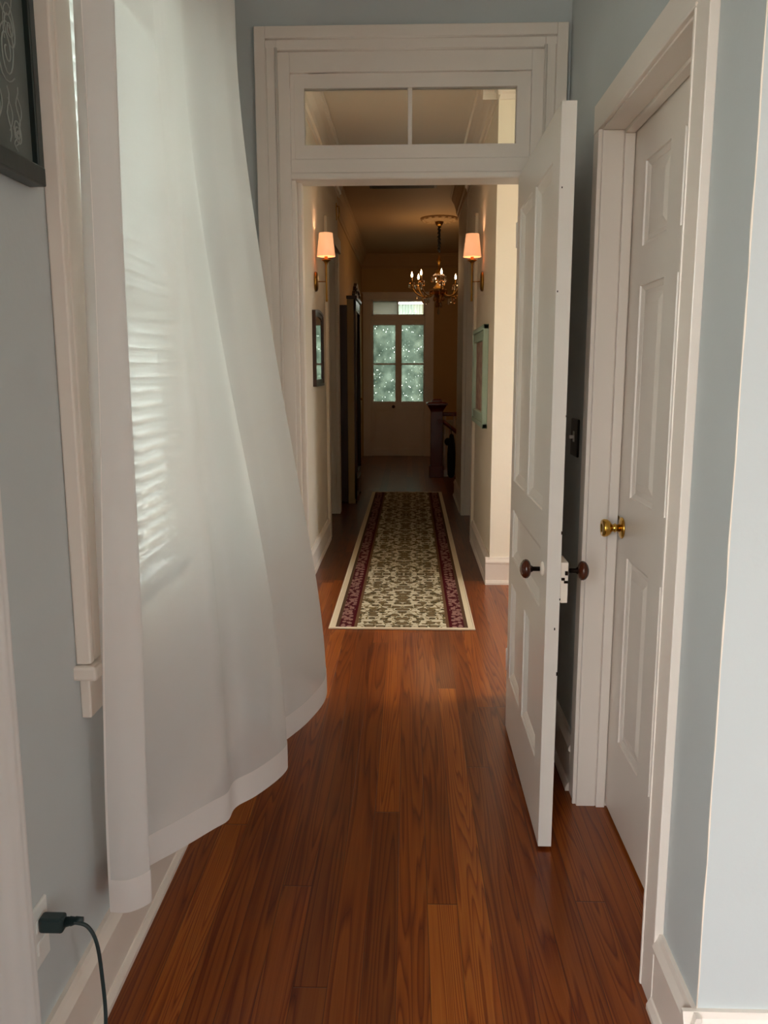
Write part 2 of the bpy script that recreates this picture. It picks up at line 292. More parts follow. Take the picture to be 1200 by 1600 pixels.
# ------------------------------------------------------------------ mesh helpers
class MB:
    def __init__(s): s.bm = bmesh.new(); s.smooth = []
    def _xf(s, geom, M):
        if M is not None: bmesh.ops.transform(s.bm, matrix=M, verts=geom)
    def box(s, a, b, bev=0, M=None):
        x0, y0, z0 = [min(p, q) for p, q in zip(a, b)]; x1, y1, z1 = [max(p, q) for p, q in zip(a, b)]
        r = bmesh.ops.create_cube(s.bm, size=1); vs = r['verts']
        for v in vs: v.co = Vector((x0+(v.co.x+.5)*(x1-x0), y0+(v.co.y+.5)*(y1-y0), z0+(v.co.z+.5)*(z1-z0)))
        if bev > 0:
            ed = list({e for v in vs for e in v.link_edges})
            rr = bmesh.ops.bevel(s.bm, geom=ed, offset=bev, segments=2, affect='EDGES', profile=.5)
            vs = list({v for f in rr['faces'] for v in f.verts} | {v for v in vs if v.is_valid})
        s._xf(vs, M); return s
    def lathe(s, prof, n=20, M=None):
        """prof: (r, h) pairs about local z"""
        rings = []
        vs = []
        for r, h in prof:
            if r < 1e-6: v = s.bm.verts.new((0, 0, h)); rings.append([v]); vs.append(v)
            else:
                ring = [s.bm.verts.new((r*math.cos(2*PI*k/n), r*math.sin(2*PI*k/n), h)) for k in range(n)]; rings.append(ring); vs += ring
        for A, B in zip(rings, rings[1:]):
            for k in range(n):
                k2 = (k+1) % n
                try:
                    if len(A) == 1 and len(B) == 1: continue
                    if len(A) == 1: f = s.bm.faces.new((A[0], B[k2], B[k]))
                    elif len(B) == 1: f = s.bm.faces.new((A[k], A[k2], B[0]))
                    else: f = s.bm.faces.new((A[k], A[k2], B[k2], B[k]))
                    f.smooth = True
                except ValueError: pass
        for R_, flip in ((rings[0], True), (rings[-1], False)):
            if len(R_) > 1:
                try: s.bm.faces.new(R_[::-1] if flip else R_)
                except ValueError: pass
        s._xf(vs, M); return s
    def tube(s, pts, r, n=10, M=None, caps=True):
        pts = [Vector(p) for p in pts]; rs = r if isinstance(r, (list, tuple)) else [r]*len(pts)
        rings = []; up = Vector((0, 0, 1)); allv = []
        prev = None
        for i, p in enumerate(pts):
            d = (pts[min(i+1, len(pts)-1)] - pts[max(i-1, 0)]).normalized()
            if prev is None:
                a = up if abs(d.dot(up)) < .9 else Vector((1, 0, 0)); u = d.cross(a).normalized()
            else: u = (prev - d*prev.dot(d)).normalized()
            prev = u; v = d.cross(u)
            ring = [s.bm.verts.new(p + (u*math.cos(2*PI*k/n)+v*math.sin(2*PI*k/n))*rs[i]) for k in range(n)]
            rings.append(ring); allv += ring
        for A, B in zip(rings, rings[1:]):
            for k in range(n):
                f = s.bm.faces.new((A[k], A[(k+1) % n], B[(k+1) % n], B[k])); f.smooth = True
        if caps: s.bm.faces.new(rings[0][::-1]); s.bm.faces.new(rings[-1])
        s._xf(allv, M); return s
    def prism(s, poly, p0, p1, ux, uy):
        """extrude 2D poly (in ux, uy axes) from p0 to p1"""
        ux, uy, p0, p1 = Vector(ux), Vector(uy), Vector(p0), Vector(p1)
        A = [s.bm.verts.new(p0+ux*a+uy*b) for a, b in poly]; B = [s.bm.verts.new(p1+ux*a+uy*b) for a, b in poly]
        n = len(poly)
        for k in range(n): s.bm.faces.new((A[k], A[(k+1) % n], B[(k+1) % n], B[k]))
        s.bm.faces.new(A[::-1]); s.bm.faces.new(B); return s
    def quad(s, *p, smooth=False):
        f = s.bm.faces.new([s.bm.verts.new(q) for q in p]); f.smooth = smooth; return s
    def sphere(s, c, r, n=12, sc=(1, 1, 1)):
        rr = bmesh.ops.create_uvsphere(s.bm, u_segments=n, v_segments=max(6, n//2), radius=r)
        for v in rr['verts']: v.co = Vector((v.co.x*sc[0]+c[0], v.co.y*sc[1]+c[1], v.co.z*sc[2]+c[2]))
        for v in rr['verts']:
            for f in v.link_faces: f.smooth = True
        return s
    def build(s, name, mat, parent=None, loc=(0, 0, 0), recalc=True, label=None):
        if recalc: bmesh.ops.recalc_face_normals(s.bm, faces=s.bm.faces)
        me = bpy.data.meshes.new(name)
        loc = Vector(loc)
        if loc.length: bmesh.ops.translate(s.bm, vec=-loc, verts=s.bm.verts)
        s.bm.to_mesh(me); s.bm.free(); me.materials.append(mat)
        o = bpy.data.objects.new(name, me); COL.objects.link(o); o.location = loc
        if parent is not None:
            o.parent = parent
            base = Vector((0, 0, 0)); q = parent
            while q is not None: base += q.location; q = q.parent
            o.location = loc - base
        if label: o['label'] = label
        return o
def tag(o, label, cat, group=None, kind=None):
    o['label'] = label; o['category'] = cat
    if group: o['group'] = group
    if kind: o['kind'] = kind
    return o
def struct(o, label, cat): return tag(o, label, cat, kind='structure')
def thing(name, loc, label, cat, group=None, kind=None):
    o = bpy.data.objects.new(name, None); COL.objects.link(o); o.location = loc; o.empty_display_size = .05
    return tag(o, label, cat, group, kind)
def copy_tree(o, parent=None):
    c = o.copy(); COL.objects.link(c)
    if parent is not None: c.parent = parent
    for ch in list(o.children): copy_tree(ch, c)
    return c
def T(x, y, z): return Matrix.Translation((x, y, z))
def R(a, ax): return Matrix.Rotation(a, 4, ax)

def smooth_path(ctrl, n):
    """Catmull-Rom through control tuples"""
    P = [Vector(c) for c in ctrl]; out = []
    segs = len(P)-1
    for i in range(n+1):
        u = i/n*segs; k = min(int(u), segs-1); f = u-k
        p0 = P[max(k-1, 0)]; p1 = P[k]; p2 = P[k+1]; p3 = P[min(k+2, segs)]
        out.append(0.5*((2*p1)+(p2-p0)*f+(2*p0-5*p1+4*p2-p3)*f*f+(3*p1-p0-3*p2+p3)*f**3))
    return out

# ------------------------------------------------------------------ shell
CZ = 3.35
def boxes(name, mat, lst, label, cat='wall', bev=0):
    b = MB()
    for q in lst: b.box(q[:3], q[3:], bev)
    return struct(b.build(name, mat), label, cat)
boxes('floor', FLOORM, [(-2.7, -3.0, -.1, 3.8, 5.62, 0)], 'orange brown varnished heart pine board floor of the bedroom passage', 'floor')
boxes('floor_hall', FLOORH, [(-2.7, 5.62, -.1, 3.8, 14.45, 0)], 'red brown pine board floor of the hall, darkened for its dim light, under the far half of the runner', 'floor')
boxes('ceiling', CEIL, [(-2.7, -3.0, CZ, 3.8, 9.0, CZ+.1)], 'cream ceiling of the near hall seen through the transom', 'ceiling')
boxes('ceiling_hall', CEILTAN, [(-2.7, 9.0, CZ, 3.8, 14.45, CZ+.1)], 'ceiling of the far hall, tinted tan for dim light, around the chandelier', 'ceiling')
WZ0, WZ1 = 0.83, 2.44
def pierced(x0, x1, y0, y1, holes, z1=CZ):
    """wall along y with window holes (ya, yb, za, zb)"""
    out = []; y = y0
    for ya, yb, za, zb in sorted(holes):
        out.append((x0, y, 0, x1, ya, z1))
        if za > 0: out.append((x0, ya, 0, x1, yb, za))
        out.append((x0, ya, zb, x1, yb, z1)); y = yb
    out.append((x0, y, 0, x1, y1, z1)); return out
boxes('wall_left', WALLBLUE, pierced(-.91, -.71, -2.95, 3.24, [(-2.5, -.5, .3, 2.9), (.15, 1.0, WZ0, WZ1), (1.79, 2.65, WZ0, WZ1)]), 'grey blue bedroom wall on the left behind the curtains')
boxes('wall_back', WALLBLUE, [(q[1], q[0], q[2], q[4], q[3], q[5]) for q in pierced(-2.95, -2.8, -.91, 3.75, [(2.5, 3.1, .6, 2.7)])], 'grey blue bedroom wall behind the viewer')
boxes('wall_east', WALLBLUE, [(3.6, -2.8, 0, 3.75, 3.57, CZ)], 'grey blue bedroom wall far to the right')
boxes('wall_right', WALLBLUE, pierced(.58, .70, 1.48, 3.24, [(1.79, 2.61, 0, 2.15)]) + [(.70, 1.48, 0, 3.6, 1.63, CZ)], 'grey blue wall on the right holding the closet door and its outer corner')
boxes('wall_front', WALLBLUE, [(-.91, 3.24, 0, -.44, 3.40, CZ), (.44, 3.24, 0, 2.7, 3.40, CZ), (-.44, 3.24, 2.52, .44, 3.40, CZ)], 'grey blue wall around the main doorway')
boxes('wall_front_hall', CREAM, [(-.91, 3.40, 0, -.445, 3.57, CZ), (.445, 3.40, 0, 2.7, 3.57, CZ), (-.445, 3.40, 3.0, .445, 3.57, CZ)], 'cream hall side of the main doorway wall')
boxes('wall_hall_left', CREAM, [(-.90, 3.57, 0, -.70, 7.15, CZ), (-.90, 7.15, 2.58, -.70, 8.36, CZ), (-.90, 8.36, 0, -.715, 8.50, CZ)], 'cream left wall of the hall carrying a sconce and a framed mirror')
boxes('wall_hall_left_far', TAN, [(-.95, 8.50, 0, -.80, 14.2, CZ)], 'left wall of the far hall, tinted tan for dim warm light, behind the tall mirror')
boxes('wall_hall_right', CREAM, [(.555, 5.55, 0, .68, 7.1, CZ), (.555, 7.1, 2.58, .68, 8.28, CZ), (.548, 8.28, 0, .68, 9.64, CZ)], 'cream right wall of the hall carrying a sconce and a pale green picture')
boxes('wall_return', paint('wall_paint_cream_brightened', srgb(244, 236, 220), 0.6, 0.03), [(.5551, 5.545, 0, 2.7, 5.67, CZ)], 'cream wall end, lightened to look window-lit, facing the doorway at the right of the hall')  # cream lightened so the colour carries part of the window light
boxes('wall_side_passage', CREAM, pierced(2.7, 2.85, 3.40, 9.64, [(3.65, 4.65, .9, 2.6)]) , 'cream end wall of the side passage with its window')
boxes('wall_stair', TAN, [(.68, 9.52, 0, 2.85, 9.64, CZ), (2.2, 9.64, 0, 2.35, 14.2, CZ)], 'wall of the stair opening, tinted tan for dim warm light, on the right')
FX = [-.64, .26]
boxes('wall_far', TAN, [(-.95, 14.2, 0, FX[0], 14.4, CZ), (FX[1], 14.2, 0, 2.35, 14.4, CZ), (FX[0], 14.2, 2.62, FX[1], 14.4, CZ)], 'end wall of the hall, tinted tan for dim warm light, around the glazed double doors')
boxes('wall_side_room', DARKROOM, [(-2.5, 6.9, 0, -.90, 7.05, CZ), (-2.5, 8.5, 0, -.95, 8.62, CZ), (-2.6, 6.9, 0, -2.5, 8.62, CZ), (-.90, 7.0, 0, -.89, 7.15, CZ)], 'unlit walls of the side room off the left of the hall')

def baseboard(name, p0, p1, nrm, mat=TRIM, h=.19, label=''):
    b = MB(); p0 = Vector(p0); p1 = Vector(p1); nrm = Vector(nrm)
    prof = [(0, 0), (.030, 0), (.030, .012), (.022, .028), (.018, .030), (.018, h-.045), (.024, h-.040), (.024, h-.030), (.014, h-.012), (.010, h), (0, h)]
    b.prism(prof, p0, p1, nrm, (0, 0, 1))
    return struct(b.build(name, mat), label, 'baseboard')
baseboard('baseboard_left', (-.71, -2.8, 0), (-.71, 3.24, 0), (1, 0, 0), label='white baseboard along the left bedroom wall under the curtain')
baseboard('baseboard_right', (.58, 1.452, 0), (.58, 1.70, 0), (-1, 0, 0), label='short white baseboard between the closet casing and the corner')
baseboard('baseboard_right_corner', (.549, 1.48, 0), (3.6, 1.48, 0), (0, -1, 0), h=.191, label='white baseboard running right from the outer corner')
baseboard('baseboard_behind_door', (.58, 2.70, 0), (.58, 3.24, 0), (-1, 0, 0), label='white baseboard in the shadow behind the open door')
baseboard('baseboard_hall_left', (-.70, 3.57, 0), (-.70, 7.03, 0), (1, 0, 0), label='white baseboard on the left side of the hall')
baseboard('baseboard_hall_right', (.555, 5.53, 0), (.555, 6.98, 0), (-1, 0, 0), label='white baseboard on the right side of the hall')
baseboard('baseboard_return', (.5255, 5.545, 0), (2.7, 5.545, 0), (0, -1, 0), label='white baseboard on the wall end facing the doorway')
baseboard('baseboard_hall_right_far', (.548, 8.42, 0), (.548, 9.64, 0), (-1, 0, 0), label='white baseboard on the far right hall wall past the side doorway')
baseboard('baseboard_far', (.42, 14.2, 0), (2.2, 14.2, 0), (0, -1, 0), label='baseboard at the end wall right of the double doors')

def crown(name, p0, p1, nrm, mat, label):
    b = MB()
    prof = [(0, 0), (0, -.23), (.012, -.23), (.016, -.20), (.03, -.19), (.034, -.15), (.055, -.085), (.08, -.045), (.085, -.02), (.10, -.015), (.10, 0)]
    b.prism(prof, p0, p1, nrm, (0, 0, 1)); return struct(b.build(name, mat), label, 'crown moulding')
crown('trim_1', (-.70, 3.57, CZ), (-.70, 8.5, CZ), (1, 0, 0), TRIM, 'crown moulding along the top of the left hall wall')
crown('trim_2', (.555, 5.45, CZ), (.555, 8.28, CZ), (-1, 0, 0), TRIM, 'crown moulding along the top of the right hall wall')
crown('trim_3', (.455, 5.55, CZ), (2.7, 5.55, CZ), (0, -1, 0), TRIM, 'crown moulding over the wall end seen in the transom')
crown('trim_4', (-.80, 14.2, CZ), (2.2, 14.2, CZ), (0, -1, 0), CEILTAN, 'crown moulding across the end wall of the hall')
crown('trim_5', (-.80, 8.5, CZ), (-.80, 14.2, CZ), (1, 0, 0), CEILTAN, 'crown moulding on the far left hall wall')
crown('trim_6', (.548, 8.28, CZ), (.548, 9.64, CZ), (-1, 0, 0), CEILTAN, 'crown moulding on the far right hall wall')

# ------------------------------------------------------------------ main doorway: stepped casing, jamb, transom
b = MB()
steps = [(.565, .525, .035, 2.672, 2.632), (.527, .485, .027, 2.634, 2.594), (.487, .440, .018, 2.596, 2.52)]
for xo, xi, d, zo, zi in steps:
    y0 = 3.24-d
    b.box((-xo, y0, 0), (-xi, 3.24, zo), .003); b.box((xi, y0, 0), (xo, 3.24, zo), .003)
    b.box((-xi-.001, y0, zi), (xi+.001, 3.24, zo), .003)
for xx, sg in ((-.527, 1), (-.487, 1), (.527, -1), (.487, -1)):
    b.tube([(xx, 3.24-.027, 0), (xx, 3.24-.027, 2.6)], .006, 8)
b.tube([(-.527, 3.213, 2.633), (.527, 3.213, 2.633)], .006, 8); b.tube([(-.487, 3.221, 2.595), (.487, 3.221, 2.595)], .006, 8)
struct(b.build('trim_7', TRIM), 'stepped white casing around the main doorway and its transom', 'door casing')
b = MB()
b.box((-.445, 3.235, 0), (-.425, 3.34, 2.52), .002); b.box((.442, 3.24, 0), (.46, 3.34, 2.52), .002)
b.box((-.425, 3.275, 0), (-.41, 3.335, 2.16), .002); b.box((.425, 3.30, 0), (.442, 3.335, 2.16), .002)
b.box((-.445, 3.232, 2.172), (.445, 3.40, 2.225), .003); b.box((-.445, 3.222, 2.15), (.445, 3.34, 2.176), .006)
struct(b.build('trim_8', TRIM), 'white jamb and transom bar of the main doorway', 'door jamb')
win = thing('window_1', (0, 3.24, 2.225), 'two-pane clear transom window over the main doorway', 'transom window', kind='structure')
b = MB(); y0, y1 = 3.236, 3.275
b.box((-.44, y0, 2.225), (.44, y1, 2.274), .002); b.box((-.44, y0, 2.470), (.44, y1, 2.545), .002)
b.box((-.44, y0, 2.27), (-.389, y1, 2.475), .002); b.box((.389, y0, 2.27), (.44, y1, 2.475), .002)
b.build('sash', TRIM, win)
MB().box((-.008, y0+.004, 2.27), (.008, y1, 2.475), .003).build('muntin', TRIM, win)
MB().box((-.389, 3.256, 2.274), (-.008, 3.259, 2.470)).build('pane', GLASS, win)
MB().box((.008, 3.256, 2.274), (.389, 3.259, 2.470)).build('pane', GLASS, win)
for x in (-.335, .335): MB().box((x-.04, 3.228, 2.520), (x+.04, 3.24, 2.532), .002).tube([(x-.03, 3.228, 2.526), (x+.03, 3.228, 2.526)], .004, 8).build('painted_hinge', TRIM, win)

# ------------------------------------------------------------------ panel doors
def panel_leaf(b, w, t, z0, z1, panels, M, mould=.022, depth=.011, raised=True):
    """door leaf in local xz plane, thickness along y (0..t); panels (x0,x1,za,zb)"""
    xs = sorted({0, w} | {p[0] for p in panels} | {p[1] for p in panels}); zs = sorted({z0, z1} | {p[2] for p in panels} | {p[3] for p in panels})
    inside = lambda x, z: any(p[0] < x < p[1] and p[2] < z < p[3] for p in panels)
    Q = lambda *p: b.quad(*[M @ Vector(q) for q in p])
    for i in range(len(xs)-1):
        for k in range(len(zs)-1):
            xa, xb, za, zb = xs[i], xs[i+1], zs[k], zs[k+1]
            if inside((xa+xb)/2, (za+zb)/2): continue
            Q((xa, 0, za), (xb, 0, za), (xb, 0, zb), (xa, 0, zb)); Q((xa, t, za), (xa, t, zb), (xb, t, zb), (xb, t, za))
    Q((0, 0, z0), (0, 0, z1), (0, t, z1), (0, t, z0)); Q((w, 0, z0), (w, t, z0), (w, t, z1), (w, 0, z1))
    Q((0, 0, z0), (0, t, z0), (w, t, z0), (w, 0, z0)); Q((0, 0, z1), (w, 0, z1), (w, t, z1), (0, t, z1))
    for (xa, xb, za, zb) in panels:
        for side in (0, 1):
            Y = lambda d: d if side == 0 else t-d
            rings = [(0, 0), (.002, .005), (mould*.35, .006), (mould*.9, depth-.002), (mould, depth)]
            if raised: rings += [(mould+.012, depth), (mould+.038, depth*.35)]
            pr = None
            for ins, d in rings:
                R_ = [(xa+ins, Y(d), za+ins), (xb-ins, Y(d), za+ins), (xb-ins, Y(d), zb-ins), (xa+ins, Y(d), zb-ins)]
                if pr:
                    for k in range(4): Q(pr[k], pr[(k+1) % 4], R_[(k+1) % 4], R_[k])
                pr = R_
            Q(*pr)
# open door: hinge at (.42, 3.22), leaf runs toward the viewer
door = thing('door_1', (.42, 3.22, 0), 'open white five-panel door swung into the room at the right of the main doorway', 'door', kind='structure')
M = T(.440, 2.338, 0) @ R(PI/2, 'Z')     # local x -> +Y, local y -> -X
W = .875
b = MB()
pans = [(.118, .435, 1.035, 2.025), (.505, .80, 1.035, 2.025), (.118, .80, .735, .925), (.118, .435, .245, .635), (.505, .80, .245, .635)]
panel_leaf(b, W, .040, .010, 2.150, pans, M, mould=.030, depth=.015, raised=False)
bmesh.ops.remove_doubles(b.bm, verts=b.bm.verts, dist=.0002)
b.build('door_leaf', DOORW, door, recalc=True)
b = MB()  # chips of bare wood on the leaf's closing edge
for z, y, s in ((.79, 0, .5), (1.32, .0, .5), (.985, 0, .8), (1.66, .036, .4), (.70, .012, .6), (.56, .0, .9), (1.93, .033, .4)):
    b.box((.4405-y-.004*s, 2.3365, z), (.4405-y+.001, 2.340, z+.012*s), .0005)
b.build('worn_paint_chip', IRON, door, label='dark chips in the paint of the door edge')
# knobs
def knobset(parent, x, y, z, sgn, tag_):
    Mx = T(x, y, z) @ R(sgn*PI/2, 'Y')
    MB().lathe([(0, 0), (.021, 0), (.022, .003), (.016, .008), (.012, .010), (0, .010)], 24, Mx).build('rose', EDGEW if sgn < 0 else IRON, parent)
    k = MB().lathe([(.007, .008), (.007, .030), (.010, .034), (.012, .038)], 16, Mx).build('spindle', IRON, parent)
    MB().lathe([(0, .036), (.010, .036), (.022, .040), (.028, .046), (.029, .052), (.026, .059), (.018, .065), (.008, .068), (0, .068)], 28, Mx).build('door_knob', PORC, parent, label=tag_)
knobset(door, .400, 2.405, .868, -1, 'dark brown porcelain knob')
lock = MB().box((.4405, 2.338, .782), (.462, 2.43, .903), .002).build('rim_lock', EDGEW, door, label='painted surface lock case with dark scratches')
MB().box((.452, 2.332, .866), (.460, 2.340, .878), .001).box((.442, 2.334, .850), (.452, 2.339, .858), .001).box((.450, 2.334, .842), (.461, 2.339, .849)).build('lock_bolt', IRON, lock)
knobset(door, .462, 2.385, .868, 1, 'dark brown porcelain knob on the far face')
for z in (.25, 1.9):
    MB().lathe([(0, 0), (.006, 0), (.007, .09), (0, .094)], 10, T(.402, 3.216, z)).build('hinge', DOORW, door)

# closet door
closet = thing('door_2', (.665, 1.79, 0), 'closed white six-panel closet door with a brass knob', 'door', kind='structure')
M = T(.705, 1.797, 0) @ R(PI/2, 'Z'); b = MB(); cols = [(.115, .345), (.455, .683)]
pans = [(c0, c1, a, d) for c0, c1 in cols for a, d in ((.285, .885), (1.07, 1.69), (1.80, 2.032))]
panel_leaf(b, .803, .040, .012, 2.142, pans, M, mould=.016, depth=.012)
bmesh.ops.remove_doubles(b.bm, verts=b.bm.verts, dist=.0002)
b.build('door_leaf', TRIM, closet)
Mx = T(.665, 2.545, .966) @ R(-PI/2, 'Y')
MB().lathe([(0, 0), (.032, 0), (.034, .003), (.030, .007), (.014, .010), (0, .010)], 32, Mx).build('rose', BRASS, closet)
kn = MB().lathe([(.012, .009), (.011, .020), (.015, .024), (.011, .028), (.012, .034), (.022, .040), (.027, .048), (.028, .058), (.025, .064), (.015, .064), (.013, .060), (0, .060)], 32, Mx).build('door_knob', BRASS, closet)
MB().box((.664, 2.585, .94), (.668, 2.603, .995)).build('latch_plate', BRASS, closet)
# closet casing and jamb
b = MB()
b.box((.562, 2.612, 0), (.5805, 2.70, 2.156), .002); b.box((.560, 1.700, 0), (.5805, 1.785, 2.156), .002)
b.box((.561, 1.700, 2.1565), (.5805, 2.70, 2.24), .002)
b.box((.557, 2.6115, 0), (.579, 2.621, 2.151), .002); b.box((.557, 1.776, 0), (.579, 1.7855, 2.151), .002); b.box((.557, 1.776, 2.1515), (.579, 2.621, 2.161), .002)
b.box((.568, 2.598, 0), (.630, 2.611, 2.146), .002); b.box((.630, 2.603, 0), (.704, 2.6105, 2.146)); b.box((.632, 2.590, 0), (.661, 2.6035, 2.1355), .002)
b.box((.568, 1.7865, 0), (.704, 1.794, 2.146)); b.box((.568, 1.7865, 2.1465), (.704, 2.6115, 2.1555), .001); b.box((.632, 1.795, 2.136), (.661, 2.598, 2.147), .002)
struct(b.build('trim_9', TRIM), 'white casing and jamb around the closet door', 'door casing')

# ------------------------------------------------------------------ left windows with blinds
def window(n, ya, yb, lab):
    wt = thing('window_%d' % n, (-.82, (ya+yb)/2, WZ0), lab, 'window', kind='structure')
    b = MB(); xf = -.685
    for y0, y1 in ((ya-.125, ya), (yb, yb+.125)):
        b.box((-.71, y0, WZ0+.001), (xf, y1, WZ1+.129), .003)
        b.box((-.70, y0+.03, WZ0), (xf+.006, y1-.03, WZ1+.03), .005)
    b.box((-.71, ya-.124, WZ1), (xf+.001, yb+.124, WZ1+.13), .003)
    for y0, y1 in ((ya-.127, ya-.105), (yb+.105, yb+.127)): b.box((-.709, y0, WZ0+.002), (xf+.008, y1, WZ1+.133), .004)
    b.box((-.91, ya-.001, WZ0), (-.70, ya+.012, WZ1)); b.box((-.91, yb-.012, WZ0), (-.70, yb+.001, WZ1)); b.box((-.91, ya, WZ1-.012), (-.70, yb, WZ1+.001))
    b.build('casing', TRIM, wt)
    MB().box((-.91, ya-.140, WZ0-.032), (-.662, yb+.140, WZ0), .006).build('window_sill', TRIM, wt)
    b = MB().box((-.71, ya-.115, WZ0-.125), (-.688, yb+.115, WZ0-.03), .004); b.build('apron', TRIM, wt)
    b = MB(); x0, x1 = -.87, -.84; zm = (WZ0+WZ1)/2
    for z0, z1, dx in ((WZ0, zm+.02, 0), (zm-.02, WZ1-.012, -.035)):
        b.box((x0+dx, ya+.012, z0), (x1+dx, ya+.06, z1), .003); b.box((x0+dx, yb-.06, z0), (x1+dx, yb-.012, z1), .003)
        b.box((x0+dx, ya+.012, z0), (x1+dx, yb-.012, z0+.045), .003); b.box((x0+dx, ya+.012, z1-.04), (x1+dx, yb-.012, z1), .003)
        ym = (ya+yb)/2; b.box((x0+dx+.005, ym-.01, z0), (x1+dx-.005, ym+.01, z1), .002)
    b.build('sash', TRIM, wt)
    MB().box((-.857, ya+.06, WZ0+.045), (-.854, yb-.06, zm)).build('pane', GLASS, wt)
    MB().box((-.892, ya+.06, zm), (-.889, yb-.06, WZ1-.05)).build('pane', GLASS, wt)
    return wt
window(2, 1.79, 2.65, 'tall white framed window behind the billowing curtain')
window(3, .15, 1.0, 'white framed window behind the near left curtain')
def blind(ya, yb, lab):
    bt = thing('window_blind', (-.765, (ya+yb)/2, WZ0), lab, 'blind')
    MB().box((-.80, ya+.016, WZ1-.06), (-.735, yb-.016, WZ1-.014), .003).build('headrail', SLAT, bt)
    first = None; z = WZ0+.05; a = .85
    while z < WZ1-.08:
        if first is None:
            s = MB(); pts = [(-.025, 0), (-.0125, .0035), (0, .0045), (.0125, .0035), (.025, 0), (.025, -.0025), (0, .002), (-.025, -.0025)]
            c, si = math.cos(a), math.sin(a)
            s.prism([(x*c-y*si, x*si+y*c) for x, y in pts], (-.765, ya+.018, z), (-.765, yb-.018, z), (1, 0, 0), (0, 0, 1))
            first = s.build('slat', SLAT, bt, loc=(-.765, (ya+yb)/2, z))
        else:
            c = first.copy(); COL.objects.link(c); c.location = first.location + Vector((0, 0, z-z0))
        if first and z == WZ0+.05: z0 = z
        z += .041
    MB().box((-.79, ya+.018, WZ0+.004), (-.74, yb-.018, WZ0+.022), .003).build('bottom_rail', SLAT, bt)
    for y in (ya+.12, yb-.12): MB().tube([(-.739, y, WZ0+.02), (-.739, y, WZ1-.04)], .0015, 6).build('ladder_cord', SLAT, bt)
blind(1.79, 2.65, 'white slatted blind in the window behind the billowing curtain')
blind(.15, 1.0, 'white slatted blind in the window behind the near left curtain')

# ------------------------------------------------------------------ curtains
def curtain(label, bot, top, zb, zt, nu, nv, ztop_fn, rip=.004, ripn=34, group=None, seed=0, namp=.010):
    """one sheer panel; bot and top are plan polylines (x, y); the sheet blends from the top line to the bottom line"""
    ct = thing('sheer_curtain', (bot[0][0], bot[0][1], zb), label, 'curtain', group)
    B = smooth_path([(p[0], p[1], p[2] if len(p) > 2 else zb) for p in bot], nu); A = smooth_path([(p[0], p[1], zt) for p in top], nu)
    def P(i, v, off=0):
        z = zt + (B[i].z-zt)*v
        s = ztop_fn(z)
        s = s**(2.2-1.2*min(1, i/nu*6))
        p = A[i]*(1-s) + B[i]*s; 
        ia, ib = max(i-1, 0), min(i+1, nu)
        ta = (A[ib]-A[ia])*(1-s) + (B[ib]-B[ia])*s; n = Vector((ta.y, -ta.x, 0)); n.normalize()
        u = i/nu
        r = rip*(math.sin(u*ripn*2*PI + 1.3*math.sin(z*1.1+seed)) * (.35+.65*min(1, max(0, (z-1.0)/1.6))))
        r += namp*min(1, i/nu*8)*(noise.noise(Vector((u*9+seed, z*1.1, .3))))*min(1, (zt-z)*1.5)
        q = p + n*(r+off); q.z = z; return q
    b = MB(); g = [[b.bm.verts.new(P(i, j/nv)) for i in range(nu+1)] for j in range(nv+1)]
    for j in range(nv):
        for i in range(nu):
            f = b.bm.faces.new((g[j][i], g[j][i+1], g[j+1][i+1], g[j+1][i])); f.smooth = True
    b.build('panel', SHEER, ct, recalc=False)
    hb = MB(); L = zt-zb; rows = 4; v0 = 1-.078/L
    g = [[hb.bm.verts.new(P(i, v0+(1-v0)*j/rows, .0015)) for i in range(nu+1)] for j in range(rows+1)]
    for j in range(rows):
        for i in range(nu):
            f = hb.bm.faces.new((g[j][i], g[j][i+1], g[j+1][i+1], g[j+1][i])); f.smooth = True
    hb.build('hem', HEMM, ct, recalc=False)
    eb = MB()
    for i0, i1 in ((0, max(2, nu//90)),):
        g = [[eb.bm.verts.new(P(i, j/nv, .0018)) for i in range(i0, i1+1)] for j in range(nv+1)]
        for j in range(nv):
            for i in range(i1-i0):
                f = eb.bm.faces.new((g[j][i], g[j][i+1], g[j+1][i+1], g[j+1][i])); f.smooth = True
    eb.build('side_hem', HEMM, ct, recalc=False)
    return ct
def sstep(t): t = max(0, min(1, t)); return t*t*(3-2*t)
bot = [(-.652, 1.62, .28), (-.612, 1.628, .275), (-.570, 1.66, .28), (-.60, 1.675, .28), (-.672, 1.685, .28), (-.665, 1.72, .275), (-.640, 1.78, .27), (-.590, 1.85, .27), (-.507, 1.95, .28), (-.470, 2.00, .28), (-.462, 2.06, .282), (-.423, 2.12, .285), (-.372, 2.26, .28), (-.377, 2.33, .28),
       (-.425, 2.42, .28), (-.385, 2.50, .28), (-.335, 2.62, .285), (-.296, 2.76, .30), (-.300, 2.86, .32), (-.38, 2.95, .31), (-.50, 3.02, .30), (-.60, 3.06, .30)]
top = [(-.600, 1.62), (-.585, 1.63), (-.553, 1.66), (-.58, 1.675), (-.640, 1.685), (-.645, 1.72), (-.640, 1.78), (-.61, 1.85), (-.580, 1.97), (-.578, 2.0), (-.576, 2.03), (-.57, 2.07), (-.575, 2.20), (-.59, 2.30),
       (-.61, 2.40), (-.565, 2.48), (-.540, 2.56), (-.522, 2.66), (-.60, 2.76), (-.645, 2.82), (-.66, 2.88), (-.66, 2.94)]
curtain('long sheer white curtain billowing out over the window into the room', bot, top, .28, 2.95, 420, 120, lambda z: sstep((2.4-z)/2.1), rip=.0010, ripn=15, namp=.013)
